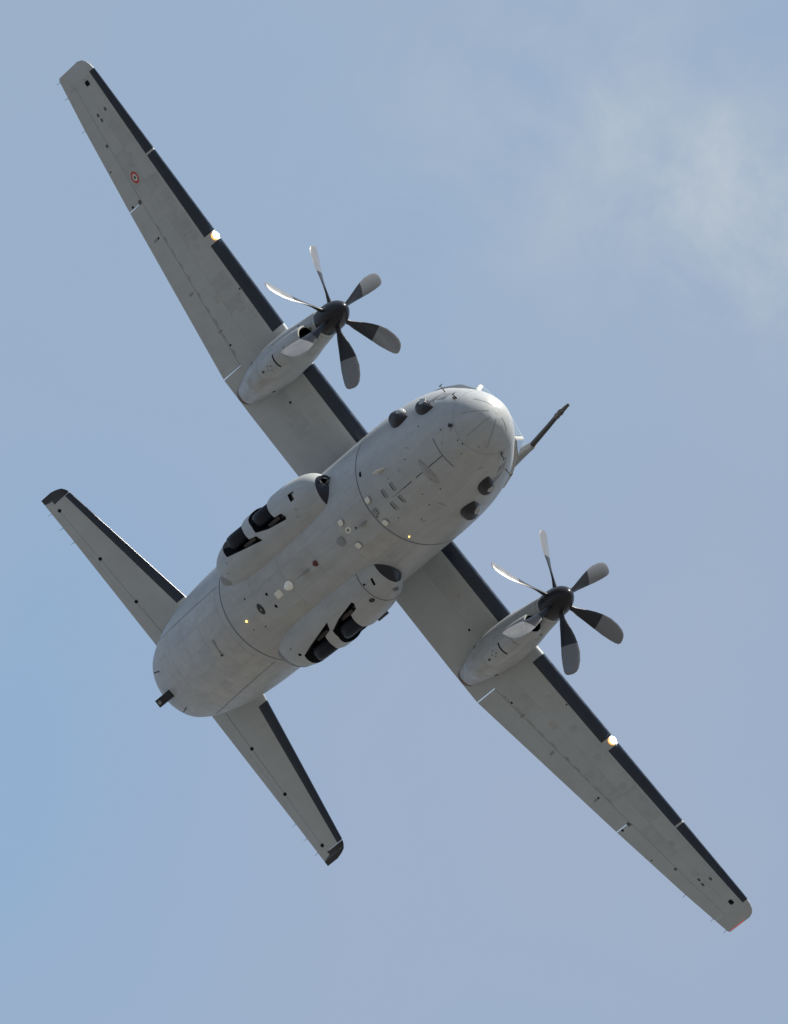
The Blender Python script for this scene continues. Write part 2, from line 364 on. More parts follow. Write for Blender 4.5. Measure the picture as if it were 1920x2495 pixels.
# skin panels of the middle fuselage (raised lap edges a few millimetres high)
pa = [R(a) for a in (-64, -48, -32, -16, 0, 16, 32, 48, 64)]
for i, (xa, xb) in enumerate([(-6.34, -7.9), (-7.9, -9.45), (-9.45, -11.0), (-11.0, -12.55), (-12.55, -14.08)]):
    for j in range(8):
        if abs(j - 3.5) > 2: 
            if i in (1, 2, 3): continue
        mk('skin_panel', *plate(FPH, xa - 0.004, xb + 0.004, pa[j] + 0.0016, pa[j + 1] - 0.0016, 4, 5, 0.0022 + 0.0012 * random.random(), axis_of(xa), 0.006), random.choice(['paint', 'paint', 'paint_ramp']), fus)
# belly fittings
for x, y in ((-6.085, -.366), (-6.085, .366), (-7.585, -.372), (-7.585, .366)):
    on_belly('antenna_pad', oval(x, y, 0.105, 0.085, 14, 3), 0.055, 'cream', 0.01)
on_belly('antenna_pad', oval(-6.12, 0.0, 0.105, 0.105, 14, 3), 0.03, 'stain', 0.008, 'dark grey pad')
on_belly('antenna_pad', oval(-8.05, 0.0, 0.17, 0.13, 16, 2.4), 0.03, 'faint', 0.01, 'blue grey oval pad')
on_belly('access_port', oval(-7.52, -0.105, 0.13, 0.085, 16), 0.010, 'cream')
on_belly('access_port', oval(-7.52, -0.105, 0.07, 0.045, 12), 0.016, 'stain')
on_belly('radar_dome', [(-11.25,-.02),(-11.2,-.075),(-11.08,-.125),(-10.96,-.135),(-10.86,-.105),(-10.81,-.03),(-10.82,.04),(-10.88,.10),(-10.98,.125),(-11.1,.10),(-11.2,.05)], 0.03, 'white', 0.05, 'white drop-shaped dome')
on_belly('antenna_plate', [(-11.755,-.105),(-11.44,-.11),(-11.435,.085),(-11.75,.095)], 0.018, 'cream', 0, 'pale square plate')
on_belly('camera_port', oval(-12.625, -0.015, 0.125, 0.17, 20), 0.010, 'black')
on_belly('camera_port', oval(-12.625, 0.0, 0.02, 0.02, 8), 0.014, 'cream')
for x, y, r in ((-12.04, -.216, .05), (-12.03, .186, .055), (-13.0, -.5, .03), (-13.0, .42, .025), (-13.47, .28, .018), (-6.2, .12, .025), (-7.2, -.02, .035)):
    on_belly('drain_hole', oval(x, y, r, r, 10), 0.008, 'dark')
for x, y in ((-4.904, -.215), (-5.356, -.214), (-4.908, .18), (-5.347, .189)):
    on_belly('countermeasure_recess', oval(x - 0.0, y, 0.075, 0.135, 16, 5), 0.010, 'faint')
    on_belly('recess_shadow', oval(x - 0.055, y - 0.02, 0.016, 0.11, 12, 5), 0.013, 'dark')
on_belly('drain_hole', oval(-6.07, -1.026, 0.05, 0.06, 12, 4), 0.010, 'dark')
def blob_(x, y, r, mat='amber', h=0.05):
    p = FL(x, y); n = norm(FL, x, y, axis_of(x)); u, v = frame(n); rs = []
    for k in range(5):
        a = k / 4 * PI / 2; rs.append([p + n * (h * math.sin(a)) + (u * math.cos(2 * PI * j / 12) + v * math.sin(2 * PI * j / 12)) * r * max(math.cos(a), 0.02) for j in range(12)])
    return rings(rs, True, True, True)
mk('formation_light', *blob_(-13.443, -0.014, 0.036), 'amber', fus); mk('formation_light', *blob_(-6.058, 1.034, 0.022), 'amber', fus)
mk('formation_light', *blob_(-3.15, 1.40, 0.025, h=0.015), 'amber', fus)
mk('anticollision_beacon', *blob_(-9.50, 0.0, 0.09, h=0.10), 'red', fus)
def fin_ant(x0, x1, y, h, mat='paint_light', sweep=0.1, t=0.012):
    a = FL(x0, y); b = FL(x1, y); n = norm(FL, x0, y, axis_of(x0)); s = Vector((0, 1, 0)); q = Vector((x1 - x0, 0, 0)) * sweep
    return prism([a - n * 0.03 - s * t, b - n * 0.03 - s * t, b + n * h + q - s * t, a + n * h + (b - a) * 0.45 - s * t], s * 2 * t)
mk('blade_antenna', *fin_ant(-4.86, -5.2, -0.74, 0.17), 'cream', fus)
mk('blade_antenna', *fin_ant(-6.62, -6.90, 0.02, 0.15, sweep=.8), 'faint', fus)
mk('blade_antenna', *fin_ant(-9.86, -10.12, 0.0, 0.15, sweep=.9), 'faint', fus)
for x, y in ((-20.25, -0.62), (-20.35, .62)): mk('blade_antenna', *fin_ant(x, x - 0.16, y, 0.12), 'black', fus)
# small pins, scoops and scratches of the nose underside
for x, y, r in ((-3.95,-.55,.022),(-4.35,-.42,.028),(-4.2,.43,.022),(-3.6,.62,.02),(-2.25,-.55,.02),(-1.93,-.38,.03),(-1.9,-.05,.022),(-1.86,.10,.022),(-4.9,-.45,.02),
                (-2.1,.28,.03),(-1.62,.42,.026),(-2.4,-.25,.03),(-3.1,-1.0,.02),(-4.4,.75,.02),(-5.1,.9,.018),(-5.6,.5,.018)):
    on_belly('drain_hole', oval(x, y, r, r * .8, 8), 0.008, 'stain' if r > .024 else 'dark')
for x, y, dx, dy in ((-3.80,-.80,.16,.09),(-4.15,.83,.02,.22),(-5.2,.95,.12,.05),(-2.3,.85,.15,.04)):
    mk('paint_scratch', *ribbon(FL, [(x + dx * i / 4, y + dy * i / 4) for i in range(5)], 0.022, 0.004, axis_of(x)), 'faint', fus)
for x, y, rx, ry in ((-2.1, .32, .16, .12), (-2.35, -.42, .12, .11), (-4.9, .62, .1, .05), (-4.05, -.05, .12, .1), (-4.2, .28, .16, .09)):
    on_belly('access_panel', oval(x, y, rx, ry, 14, 3.5), 0.006, 'paint_ramp')
# lightning strips on the radome
for pts in ([(-1.029,0,.916),(-1.12,0,.74),(-1.3,.004,.56),(-1.626,.01,.379)], [(-1.019,.136,1.015),(-1.10,.27,.85),(-1.26,.40,.70),(-1.535,.548,.578)], [(-1.023,-.151,1.0),(-1.10,-.28,.86),(-1.24,-.40,.71),(-1.5,-.525,.584)],
            [(-1.02,-.193,1.19),(-1.07,-.32,1.16),(-1.15,-.48,1.11),(-1.286,-.669,1.046)], [(-1.023,.211,1.186),(-1.05,.30,1.2),(-1.1,.40,1.2),(-1.2,.55,1.19)]):
    q = []
    for p in pts:
        k = FS.s_of(p[0]); ph = math.atan2(p[1], FS.M(k) - p[2]); q.append((p[0], ph))
    q2 = []
    for i in range(len(q) - 1):
        for j in range(4): q2.append((q[i][0] + (q[i + 1][0] - q[i][0]) * j / 4, q[i][1] + (q[i + 1][1] - q[i][1]) * j / 4))
    q2.append(q[-1])
    mk('lightning_strip', *ribbon(FPH, q2, 0.018, 0.004, Vector((-2.5, 0, 1.2))), 'faint', fus)
# pitot tubes and small probes
def pitot(p, out_, ln=0.14):
    p = Vector(p); o_ = Vector(out_).normalized(); e = p + o_ * ln
    return join(tube([p - o_ * 0.03, e], [0.018, 0.010], 8), tube([e - Vector((0.05, 0, 0)), e + Vector((0.12, 0, 0))], [0.014, 0.008], 8))
for sg in (1, -1):
    mk('pitot_tube', *pitot(FS.side(-1.72, 0.98, sg), (0, sg, -0.2)), 'black', fus)
    mk('pitot_tube', *pitot(FS.side(-2.50, 1.42, sg), (0, sg, 0.0), 0.20), 'metal', fus)
mk('pitot_tube', *pitot(FS.side(-1.62, 0.95, 1), (0.2, 1, -0.5), 0.07), 'black', fus)
mk('air_scoop', *badge(FL, [(-1.80,-.44),(-1.86,-.40),(-1.96,-.47),(-1.90,-.53)], 0.05, axis_of(-2)), 'sensor', fus)
mk('air_scoop', *badge(FPH, [(-1.72,-1.25),(-1.78,-1.20),(-1.86,-1.27),(-1.80,-1.32)], 0.04, axis_of(-2)), 'metal', fus)

# missile warning fairings low on each cheek
def fairing(x0, ph0, la, lb, h, sg, mat='sensor'):
    vs, fs = [], []; na, nb = 16, 14
    for i in range(na + 1):
        u = -1 + 2 * i / na; wd = (1 - abs(u) ** 1.9)
        for j in range(nb + 1):
            v = -1 + 2 * j / nb
            x = x0 + u * la; ph = sg * (ph0 + v * lb * wd - 0.06 * u)
            p = FPH(x, ph); n = norm(FPH, x, ph, axis_of(x)); hh = h * (1 - abs(v) ** 2.6) * min(1.0, 1.25 * (1 - abs(u) ** 1.6))
            vs.append(p + n * (hh - 0.004))
    q = nb + 1; fs = [(i * q + j, i * q + j + 1, (i + 1) * q + j + 1, (i + 1) * q + j) for i in range(na) for j in range(nb)]
    return vs, fs
def ph_of(x, y, z):
    k = FS.s_of(x); return math.atan2(abs(y) / FS.W(k), (FS.M(k) - z) / (FS.M(k) - FS.B(k)))
for sg in (1, -1):
    mk('missile_sensor', *fairing(-4.20, ph_of(-4.2, 1.52, 1.0), 0.52, 0.185, 0.20, sg), 'sensor', fus)
    a = ph_of(-4.1, 1.58, 1.05) - 0.02; p = FPH(-4.02, sg * a); n = norm(FPH, -4.05, sg * a, axis_of(-4)); d = (n + Vector((0.35, 0, -0.05))).normalized(); u, v = frame(d)
    rs = [[p + d * (0.07 + 0.15 * math.sin(t * PI / 10)) + (u * math.cos(2 * PI * j / 20) + v * math.sin(2 * PI * j / 20)) * 0.148 * max(0.03, math.cos(t * PI / 10)) for j in range(20)] for t in range(6)]
    mk('sensor_dome', *rings(rs), 'lens', fus)
    mk('missile_sensor', *fairing(-2.98, ph_of(-2.98, 1.33, 0.92), 0.46, 0.18, 0.17, sg), 'sensor', fus)
    a = ph_of(-2.98, 1.36, 1.02) - 0.03; p = FPH(-2.93, sg * a); n = norm(FPH, -2.93, sg * a, axis_of(-3)); p = p + n * 0.02; n = (n + Vector((0.45, 0, -0.25))).normalized(); u = Vector((1, 0, 0)); u = (u - n * u.dot(n)).normalized(); v = n.cross(u)
    mk('sensor_window', *box(p + n * 0.15, (0.085, 0.085, 0.03), (u, v, n)), 'lens', fus)
    mk('sensor_nose', *tube([p + u * 0.30 + n * 0.02, p + u * 0.36 + n * 0.05], [0.06, 0.03], 10), 'metal', fus)

# ------------------------------------------------------------------ cockpit
def cv(*p): return Vector(p)
CP = dict(f0=cv(-2.02, 0, 2.08), f1=cv(-2.22, .80, 2.08), f2=cv(-2.75, 1.22, 2.15), f3=cv(-3.6, 1.47, 2.3), f4=cv(-4.3, 1.58, 2.4),
          t0=cv(-2.92, 0, 3.02), t1=cv(-3.14, .90, 3.03), t2=cv(-3.75, 1.14, 2.97), t3=cv(-4.35, 1.26, 3.0), t4=cv(-4.9, 1.33, 2.95),
          r0=cv(-3.5, 0, 3.30), r1=cv(-3.7, .75, 3.22), r2=cv(-4.3, .95, 3.27), r3=cv(-5.0, 1.0, 3.28), e0=cv(-5.2, 0, 3.56))
order = list(CP); vs = []; idx = {}
for k in order:
    idx[(k, 1)] = len(vs); vs.append(CP[k])
    if CP[k].y > 0: idx[(k, -1)] = len(vs); vs.append(cv(CP[k].x, -CP[k].y, CP[k].z))
    else: idx[(k, -1)] = idx[(k, 1)]
fs = []
for sg in (1, -1):
    for q in (('f0','f1','t1','t0'),('f1','f2','t2','t1'),('f2','f3','t3','t2'),('f3','f4','t4','t3'),('t0','t1','r1','r0'),('t1','t2','r2','r1'),('t2','t3','r3','r2'),('t3','t4','r3'),('r0','r1','r2','r3','e0')):
        fs.append(tuple(idx[(k, sg)] for k in q))
skirt = [('f0', 1), ('f1', 1), ('f2', 1), ('f3', 1), ('f4', 1), ('t4', 1), ('r3', 1), ('e0', 1), ('r3', -1), ('t4', -1), ('f4', -1), ('f3', -1), ('f2', -1), ('f1', -1)]
sk = []
for k in skirt: p = vs[idx[k]]; sk.append(len(vs)); vs.append(Vector((-3.6 + (p.x + 3.6) * .72, p.y * .72, p.z - 0.55)))
for i in range(len(skirt)): j = (i + 1) % len(skirt); fs.append((idx[skirt[i]], idx[skirt[j]], sk[j], sk[i]))
canopy = mk('cockpit_frame', vs, fs, 'paint_light', None, smooth=20)
for sg in (1, -1):
    for q in (('f0','f1','t1','t0'),('f1','f2','t2','t1'),('f2','f3','t3','t2'),('f3','f4','t4','t3')):
        P = [cv(CP[k].x, sg * CP[k].y, CP[k].z) for k in q]; c = sum(P, Vector()) / 4; n = (P[1] - P[0]).cross(P[3] - P[0]).normalized()
        if n.dot(c - cv(-4, 0, 2)) < 0: n = -n
        I = [c + (p - c) * 0.82 + n * 0.012 for p in P]
        mk('cockpit_window', *prism(I, -n * 0.03), 'glass', canopy, smooth=0)
for sg in (1, -1):     # lower quarter windows in the cheeks
    for quad in ([(-2.98,1.08),(-2.70,1.26),(-2.35,1.30),(-2.62,1.10)], [(-2.52,1.08),(-2.28,1.26),(-1.98,1.22),(-2.18,1.02)]):
        poly = [(x, sg * ph_of(x, FS.side(x, z).y, z)) for x, z in quad]
        mk('lower_window', *badge(FPH, poly, 0.008, axis_of(-2.6), 0.01), 'faint', fus)
# roof behind the cockpit, wing centre fairing on the fuselage top
WF = Body([(x, w, b, t, m, 0) for x, w, b, t, m in [(-6.6,.01,3.3,3.35,3.32),(-7.2,.8,3.1,3.72,3.3),(-8.2,1.35,3.0,3.86,3.3),(-9.5,1.5,3.0,3.92,3.3),(-11,1.45,3.0,3.86,3.3),(-12.6,1.1,3.0,3.76,3.3),(-14,.5,3.2,3.68,3.4),(-14.6,.01,3.5,3.55,3.52)]])
mk('wing_fairing', *WF.mesh(40, 32), 'paint')

# refuelling probe over the port cockpit roof
prb = mk('refuelling_probe', *tube([(-4.32,1.135,3.98),(-4.2,1.12,3.985),(-3.2,1.02,3.995),(-2.72,.965,4.0)], [0.082, 0.078, 0.066, 0.064], 16), 'sensor')
mk('probe_nozzle', *tube([(-2.74,.967,4.0),(-2.70,.963,4.0),(-2.62,.957,4.0),(-2.55,.953,4.0),(-2.50,.95,4.0),(-2.40,.945,4.0),(-2.36,.943,4.0),(-2.22,.935,4.0),(-2.16,.932,4.0),(-2.03,.928,4.0),(-2.0,.927,4.0)],
    [.064,.082,.074,.07,.085,.07,.056,.055,.046,.04,.02], 14), 'metal', prb)
PF = Body([(x, w, b, t, m, y) for x, w, b, t, m, y in [(-4.18,.095,3.885,4.08,3.985,1.135),(-4.4,.11,3.82,4.11,3.99,1.12),(-4.8,.17,3.6,4.13,3.95,1.08),(-5.2,.24,3.3,4.08,3.88,1.04),(-5.7,.30,3.0,3.98,3.75,1.0),(-6.3,.30,2.95,3.8,3.6,.98),(-7.0,.2,2.9,3.55,3.4,.95),(-7.4,.02,2.9,3.3,3.2,.9)]])
mk('probe_fairing', *PF.mesh(24, 24), 'faint', prb)  # darker grey than the airframe, shade of the lower face put into colour
# light unit at the tail end
tb = mk('tail_camera_box', *box((-20.62, 0.06, 1.63), (0.30, 0.115, 0.10), (Vector((.97, 0, .24)), Vector((0, 1, 0)), Vector((-.24, 0, .97)))), 'black', None, smooth=0)
mk('box_lens', *tube([Vector((-20.78, 0.06, 1.495)), Vector((-20.775, 0.06, 1.47))], [0.06, 0.055], 14), 'stain', tb)
# fin and rudder above the tail
def foil(name, sec, mat, parent=None, label=None):   # sec: list of (le, te, thickness, up vector)
    rs = []
    for le, te, th, nrm in sec:
        r = []
        for k in range(24):
            a = 2 * PI * k / 24; t = 0.5 * (1 - math.cos(a)); yt = 5 * th * (.2969 * math.sqrt(t) - .126 * t - .3516 * t * t + .2843 * t ** 3 - .1036 * t ** 4)
            r.append(Vector(le).lerp(Vector(te), t) + Vector(nrm) * yt * (1 if a < PI else -1))
        rs.append(r)
    return mk(name, *rings(rs), mat, parent, label)
yv = (0, 1, 0)
fin = foil('fin', [((-15.6,0,3.55),(-21.2,0,3.55),.5,yv),((-17.4,0,4.4),(-21.35,0,4.4),.45,yv),((-18.6,0,6.2),(-21.6,0,6.2),.36,yv),((-20.1,0,9.5),(-22.0,0,9.5),.22,yv),((-20.5,0,9.62),(-21.8,0,9.64),.06,yv)], 'paint')
foil('rudder', [((-21.0,0,3.7),(-22.5,0,3.8),.16,yv),((-21.4,0,6.2),(-22.6,0,6.2),.13,yv),((-21.85,0,9.45),(-22.7,0,9.45),.08,yv)], 'paint', fin)

# ------------------------------------------------------------------ wing
def lin(pts):
    def f(y):
        if y <= pts[0][0]: return pts[0][1]
        for (a, va), (b, vb) in zip(pts, pts[1:]):
            if y <= b: return va + (vb - va) * (y - a) / (b - a)
        return pts[-1][1]
    return f
LEz = lin([(0, 3.30), (5, 3.30), (14.0, 3.42), (14.45, 3.425)]); TEz = lin([(0, 3.19), (5, 3.19), (14.0, 3.37), (14.45, 3.40)])
LEx = lambda y: lin([(0, -8.56), (4.3, -8.50), (5.4, -8.44), (13.95, -8.03), (14.12, -8.055), (14.25, -8.12), (14.34, -8.22), (14.40, -8.42)])(y) - 1.29 * (LEz(y) - 3.25)
TEx = lambda y: lin([(0, -12.0), (4.3, -11.985), (5.46, -11.955), (10.46, -10.68), (12.9, -10.01), (14.35, -9.55), (14.40, -9.48)])(y) - 1.29 * (TEz(y) - 3.25)
TC = lin([(0, .155), (5, .15), (13.9, .125), (14.2, .09), (14.4, .015)])
HG = lin([(0, .70), (5.46, .685), (10.46, .68), (13.95, .67), (14.4, .67)])
def wpt(y, t, up, sg):
    c = LEx(y) - TEx(y); th = TC(y); t = max(t, 0.0)
    yt = 5 * th * (.2969 * math.sqrt(t) - .126 * t - .3516 * t * t + .2843 * t ** 3 - .1036 * t ** 4) * c
    cam_ = 0.018 * 4 * t * (1 - t) * c
    return Vector((LEx(y) + (TEx(y) - LEx(y)) * t, sg * y, LEz(y) + (TEz(y) - LEz(y)) * t + cam_ + (yt if up else -yt)))
def ts(t0, t1, n):   # cosine spaced near the leading edge
    if t0 == 0: return [t1 * (1 - math.cos(PI / 2 * i / n)) for i in range(n + 1)]
    return [t0 + (t1 - t0) * i / n for i in range(n + 1)]
def wsec(y, t1, sg, n=22):
    q = ts(0, t1, n); return [wpt(y, t, True, sg) for t in reversed(q)] + [wpt(y, t, False, sg) for t in q[1:]]
def csec(y, t0l, t0u, sg, n=8):
    a = ts(t0u, 1, n); b = ts(t0l, 1, n); return [wpt(y, t, True, sg) for t in reversed(a)][::-1] + [wpt(y, t, False, sg) for t in reversed(b)]
def ylist(a, b, n): return [a + (b - a) * i / n for i in range(n + 1)]
def side_name(sg): return 'port' if sg > 0 else 'starboard'
for sg in (1, -1):
    A = rings([wsec(y, 1.0, sg) for y in ylist(0, 5.455, 14)])
    B = rings([wsec(y, HG(y), sg) for y in ylist(5.455, 13.93, 26)], cap0=False)
    T = rings([wsec(y, 1.0, sg) for y in ylist(13.93, 14.4, 16)])
    wing = mk('wing', *join(A, B, T), 'paint_wing', None, side_name(sg) + ' wing', smooth=40)
    LOW = lambda y, t: wpt(y, t, False, sg)
    inn = lambda y: Vector((-10, sg * y, 3.35))
    for nm, ya, yb in (('flap', 5.485, 10.462), ('aileron', 10.488, 13.926)):
        mk(nm, *rings([csec(y, HG(y) + .006, HG(y) + .0015, sg) for y in ylist(ya, yb, 16)]), 'paint_wing', wing)
    # de-icing boots under the leading edge
    for ya, yb in ((1.45, 4.24), (5.56, 8.36), (8.64, 11.285), (11.345, 13.975)):
        dd = lin([(1, .33), (5, .33), (8.6, .315), (11.3, .25), (13.98, .155)])
        n = 10; vs = []; fs = []
        q = [-.4, -.2, -.08, -.03, -.008, 0, .008, .03, .07, .13, .25, .4, .6, .8, 1.0]
        for y in ylist(ya, yb, n):
            c = LEx(y) - TEx(y); te = dd(y) / c
            for k in q:
                if k < 0: p = wpt(y, -k * te, True, sg); p = p + Vector((0.004, 0, 0.006))
                elif k == 0: p = wpt(y, 0, False, sg) + Vector((0.007, 0, 0))
                else: t = te * k; p = LOW(y, t); p = p + norm(LOW, y, t, inn(y)) * 0.006
                vs.append(p)
        m = len(q); fs = [(i * m + j, i * m + j + 1, (i + 1) * m + j + 1, (i + 1) * m + j) for i in range(n) for j in range(m - 1)]
        mk('deicing_boot', vs, fs, 'rubber', wing)
    ys = [1.5, 2.9, 4.25] + [5.6 + 1.045 * k for k in range(9)]
    rr = random.Random(11 + sg)
    for ya, yb in zip(ys, ys[1:]):
        if ya == 4.25: continue
        for k, (fa, fb) in enumerate(((.0, .5), (.5, 1.0))):
            def WSK(u, v): t0 = .16; t1 = HG(v) - .015; return wpt(v, t0 + (t1 - t0) * u, False, sg)
            mk('skin_panel', *plate(WSK, fa + .004, fb - .004, ya + .005, yb - .005, 5, 2, .0018 + .001 * rr.random(), inn(ya), .004), rr.choice(['paint_wing', 'paint_wing', 'paint_wing_b']), wing)
    # landing lamp in the leading edge, its orange halo added as a glowing shell
    y = 8.49; c = LEx(y) - TEx(y); p = wpt(y, 0.006, False, sg)
    for nm, r, mt, ofs in (('landing_lamp', 0.100, 'lamp', 0.05), ('lamp_halo', 0.118, 'lamp_glow', -0.01)):
        rs = []; cc = p + Vector((ofs - 0.01, 0, -0.02 + 0.0 * ofs))
        for a in range(7):
            th = PI * a / 6; rs.append([cc + Vector((r * 0.8 * math.cos(th), r * max(math.sin(th), .02) * math.cos(2 * PI * k / 16), r * 0.8 * max(math.sin(th), .02) * math.sin(2 * PI * k / 16))) for k in range(16)])
        mk(nm, *rings(rs), mt, wing)
    # navigation light on the tip
    mk('navigation_light', *tube([wpt(14.36, .30, False, sg), wpt(14.38, .45, False, sg), wpt(14.38, .62, False, sg), wpt(14.37, .97, False, sg)], [.004, .008, .007, .004], 8), 'navred' if sg > 0 else 'navgreen', wing)
    # underside fittings
    def wbadge(name, x, y, rx, ry, mat, off=0.008, p=2.0, lab=None):
        c = LEx(y) - TEx(y); t = 0.4
        for _ in range(6): z = wpt(y, t, False, 1).z; t = (LEx(y) - (x - 1.29 * (z - 3.20))) / c
        f = lambda a, b: wpt(b, a, False, sg)
        return mk(name, *badge(f, oval(t, y, rx / c, ry, 14, p), off, inn(y), 0.01), mat, wing, lab)
    wbadge('fuel_vent', -8.59, 13.78, .09, .07, 'dark', p=5)
    for x, y in ((-8.665, 12.96), (-9.08, 12.96), (-9.08, 12.80)): wbadge('access_cap', x, y, .055, .055, 'seam')
    for x, y, r in ((-9.60, 12.2, .06), (-9.98, 10.5, .085), (-10.31, 9.46, .04), (-10.17, 11.63, .03), (-9.2, 14.02, .05), (-10.36, 10.53, .05), (-10.215, 3.84, .05), (-10.72, 6.05, .045), (-8.9, 7.0, .03)):
        wbadge('hinge_fitting', x, y, r, r * .7, 'seam' if r > .05 else 'dark', p=3)
    for y in (7.76, 9.46, 6.5):
        wbadge('flap_track', -10.45 if y > 9 else -10.7, y, .12, .025, 'faint', 0.015, 4)
    wbadge('access_panel', -9.7, 2.9, .16, .11, 'paint_ramp', 0.004, 4); wbadge('access_panel', -9.9, 7.2, .2, .12, 'paint_ramp', 0.004, 4)
    # access panels rows on the underside
    for k in range(7):
        wbadge('access_panel', -9.35 + 0.05 * k, 6.6 + k * 1.0, .17, .10, 'paint_wing_b', 0.006, 2.4)
    # grime along the flap shroud
    f = lambda a, b: wpt(b, a, False, sg)
    for ya, yb, w_ in ((5.7, 7.9, .07), (8.0, 9.9, .04)):
        for q_ in range(5):
            a_ = ya + (yb - ya) * q_ / 5; b_ = a_ + (yb - ya) / 5 * rr.uniform(.5, .95)
            mk('oil_streak', *badge(f, [(HG(yy) - 0.014 + e_, yy) for yy, e_ in ((a_, 0), ((a_ + b_) / 2, -.012 - .02 * rr.random()), (b_, 0), ((a_ * .4 + b_ * .6), .008))], .005, inn(8), .006), 'hinge_dirt', wing)
    if sg < 0:
        vs, fs, fm = [], [], []; cx_, cy_ = -9.48, 11.08; cch = LEx(cy_) - TEx(cy_); t0 = 0.5
        for _ in range(6): z = wpt(cy_, t0, False, 1).z; t0 = (LEx(cy_) - (cx_ - 1.29 * (z - 3.20))) / cch
        pos = lambda r, a, o: (lambda p: p + norm(f, t0, cy_, inn(cy_)) * o)(f(t0 + r * math.cos(a) / cch, cy_ + r * math.sin(a)))
        rr = [(0.0, .10, 'g'), (.055, .0, 'g'), (.055, 0, 'w'), (.105, 0, 'w'), (.105, 0, 'r'), (.165, 0, 'r')]
        for (ra, rb, mi) in ((0.001, .052, 2), (.052, .100, 1), (.100, .168, 0)):
            o = len(vs)
            for a in range(28): vs += [pos(ra, 2 * PI * a / 28, 0.006), pos(rb, 2 * PI * a / 28, 0.006)]
            for a in range(28): b = (a + 1) % 28; fs.append((o + 2 * a, o + 2 * a + 1, o + 2 * b + 1, o + 2 * b)); fm.append(mi)
        mk('roundel', vs, fs, ['roundel_red', 'roundel_white', 'roundel_green'], wing, 'red, white and green roundel', smooth=0, fm=fm)
    for y in (12.9, 13.85, 14.3):
        p = wpt(y, .995, False, sg); mk('static_wick', *tube([p, p + Vector((-0.17, sg * 0.02, -0.01))], [.007, .004], 6), 'metal', wing)

# ------------------------------------------------------------------ tailplane
TLx = lin([(0, -19.0), (1.6, -19.55), (6.05, -20.82), (6.15, -20.88), (6.25, -21.0), (6.31, -21.2), (6.36, -21.5)]); TTx = lin([(0, -22.0), (1.2, -22.02), (5, -22.05), (6.36, -22.08)])
def tpt(y, t, up, sg):
    c = TLx(y) - TTx(y); th = .115 if y < 6.05 else max(.01, .115 * (6.37 - y) / .32)
    yt = 5 * th * (.2969 * math.sqrt(max(t, 0)) - .126 * t - .3516 * t * t + .2843 * t ** 3 - .1036 * t ** 4) * c
    return Vector((TLx(y) - c * t, sg * y, 3.50 + (yt if up else -yt)))
TH = lambda y: (TLx(y) - lin([(1.2, -21.30), (6.0, -21.64)])(y)) / (TLx(y) - TTx(y))
for sg in (1, -1):
    def tsec(y, t1, n=16): q = ts(0, t1, n); return [tpt(y, t, True, sg) for t in reversed(q)] + [tpt(y, t, False, sg) for t in q[1:]]
    def esec(y, n=6):
        a = ts(TH(y) + .003, 1, n); b = ts(TH(y) + .010, 1, n); return [tpt(y, t, True, sg) for t in a] + [tpt(y, t, False, sg) for t in reversed(b)]
    tp = mk('tailplane', *rings([tsec(y, TH(y)) for y in ylist(0.3, 6.035, 20)]), 'paint_wing', None, side_name(sg) + ' tailplane', smooth=40)
    tcap = rings([tsec(y, TH(y) if y < 6.19 else 1.0) for y in ylist(6.045, 6.19, 3)])
    tcap2 = rings([tsec(y, 1.0) for y in ylist(6.192, 6.36, 8)])
    mk('tip_cap', *join(tcap, tcap2), 'black', tp, smooth=40)
    mk('elevator', *rings([esec(y) for y in ylist(1.0, 6.18, 18)]), 'paint_wing', tp)
    LOWT = lambda y, t: tpt(y, t, False, sg)
    vs = []; q = [-.4, -.2, -.08, -.03, -.008, 0, .008, .03, .07, .15, .35, .6, 1.0]; n = 10
    for y in ylist(1.80, 6.02, n):
        te = lin([(1.8, .31), (6.02, .175)])(y) / (TLx(y) - TTx(y))
        for k in q:
            if k < 0: p = tpt(y, -k * te, True, sg) + Vector((.003, 0, .005))
            elif k == 0: p = tpt(y, 0, False, sg) + Vector((.006, 0, 0))
            else: p = LOWT(y, te * k); p = p + norm(LOWT, y, te * k, Vector((-21, sg * y, 3.5))) * 0.005
            vs.append(p)
    m = len(q); mk('deicing_boot', vs, [(i * m + j, i * m + j + 1, (i + 1) * m + j + 1, (i + 1) * m + j) for i in range(n) for j in range(m - 1)], 'rubber', tp)
    f = lambda a, b: tpt(b, a, False, sg)
    for y in (2.56, 4.09, 5.82):
        t = TH(y); c = TLx(y) - TTx(y); mk('hinge_fitting', *badge(f, oval(t + .0, y, .085 / c, .045, 10, 4), 0.012, Vector((-21, sg * y, 3.5)), 0.01), 'dark', tp)
    mk('trim_tab', *plate(f, TH(2.6) + .13, .985, 2.62, 4.35, 3, 6, 0.004, Vector((-21, sg * 3, 3.5)), 0.006), 'paint_wing', tp)
    for y in (4.9, 5.4, 5.9): p = tpt(y, .995, False, sg); mk('static_wick', *tube([p, p + Vector((-0.19, sg * .02, -.01))], [.007, .004], 6), 'metal', tp)

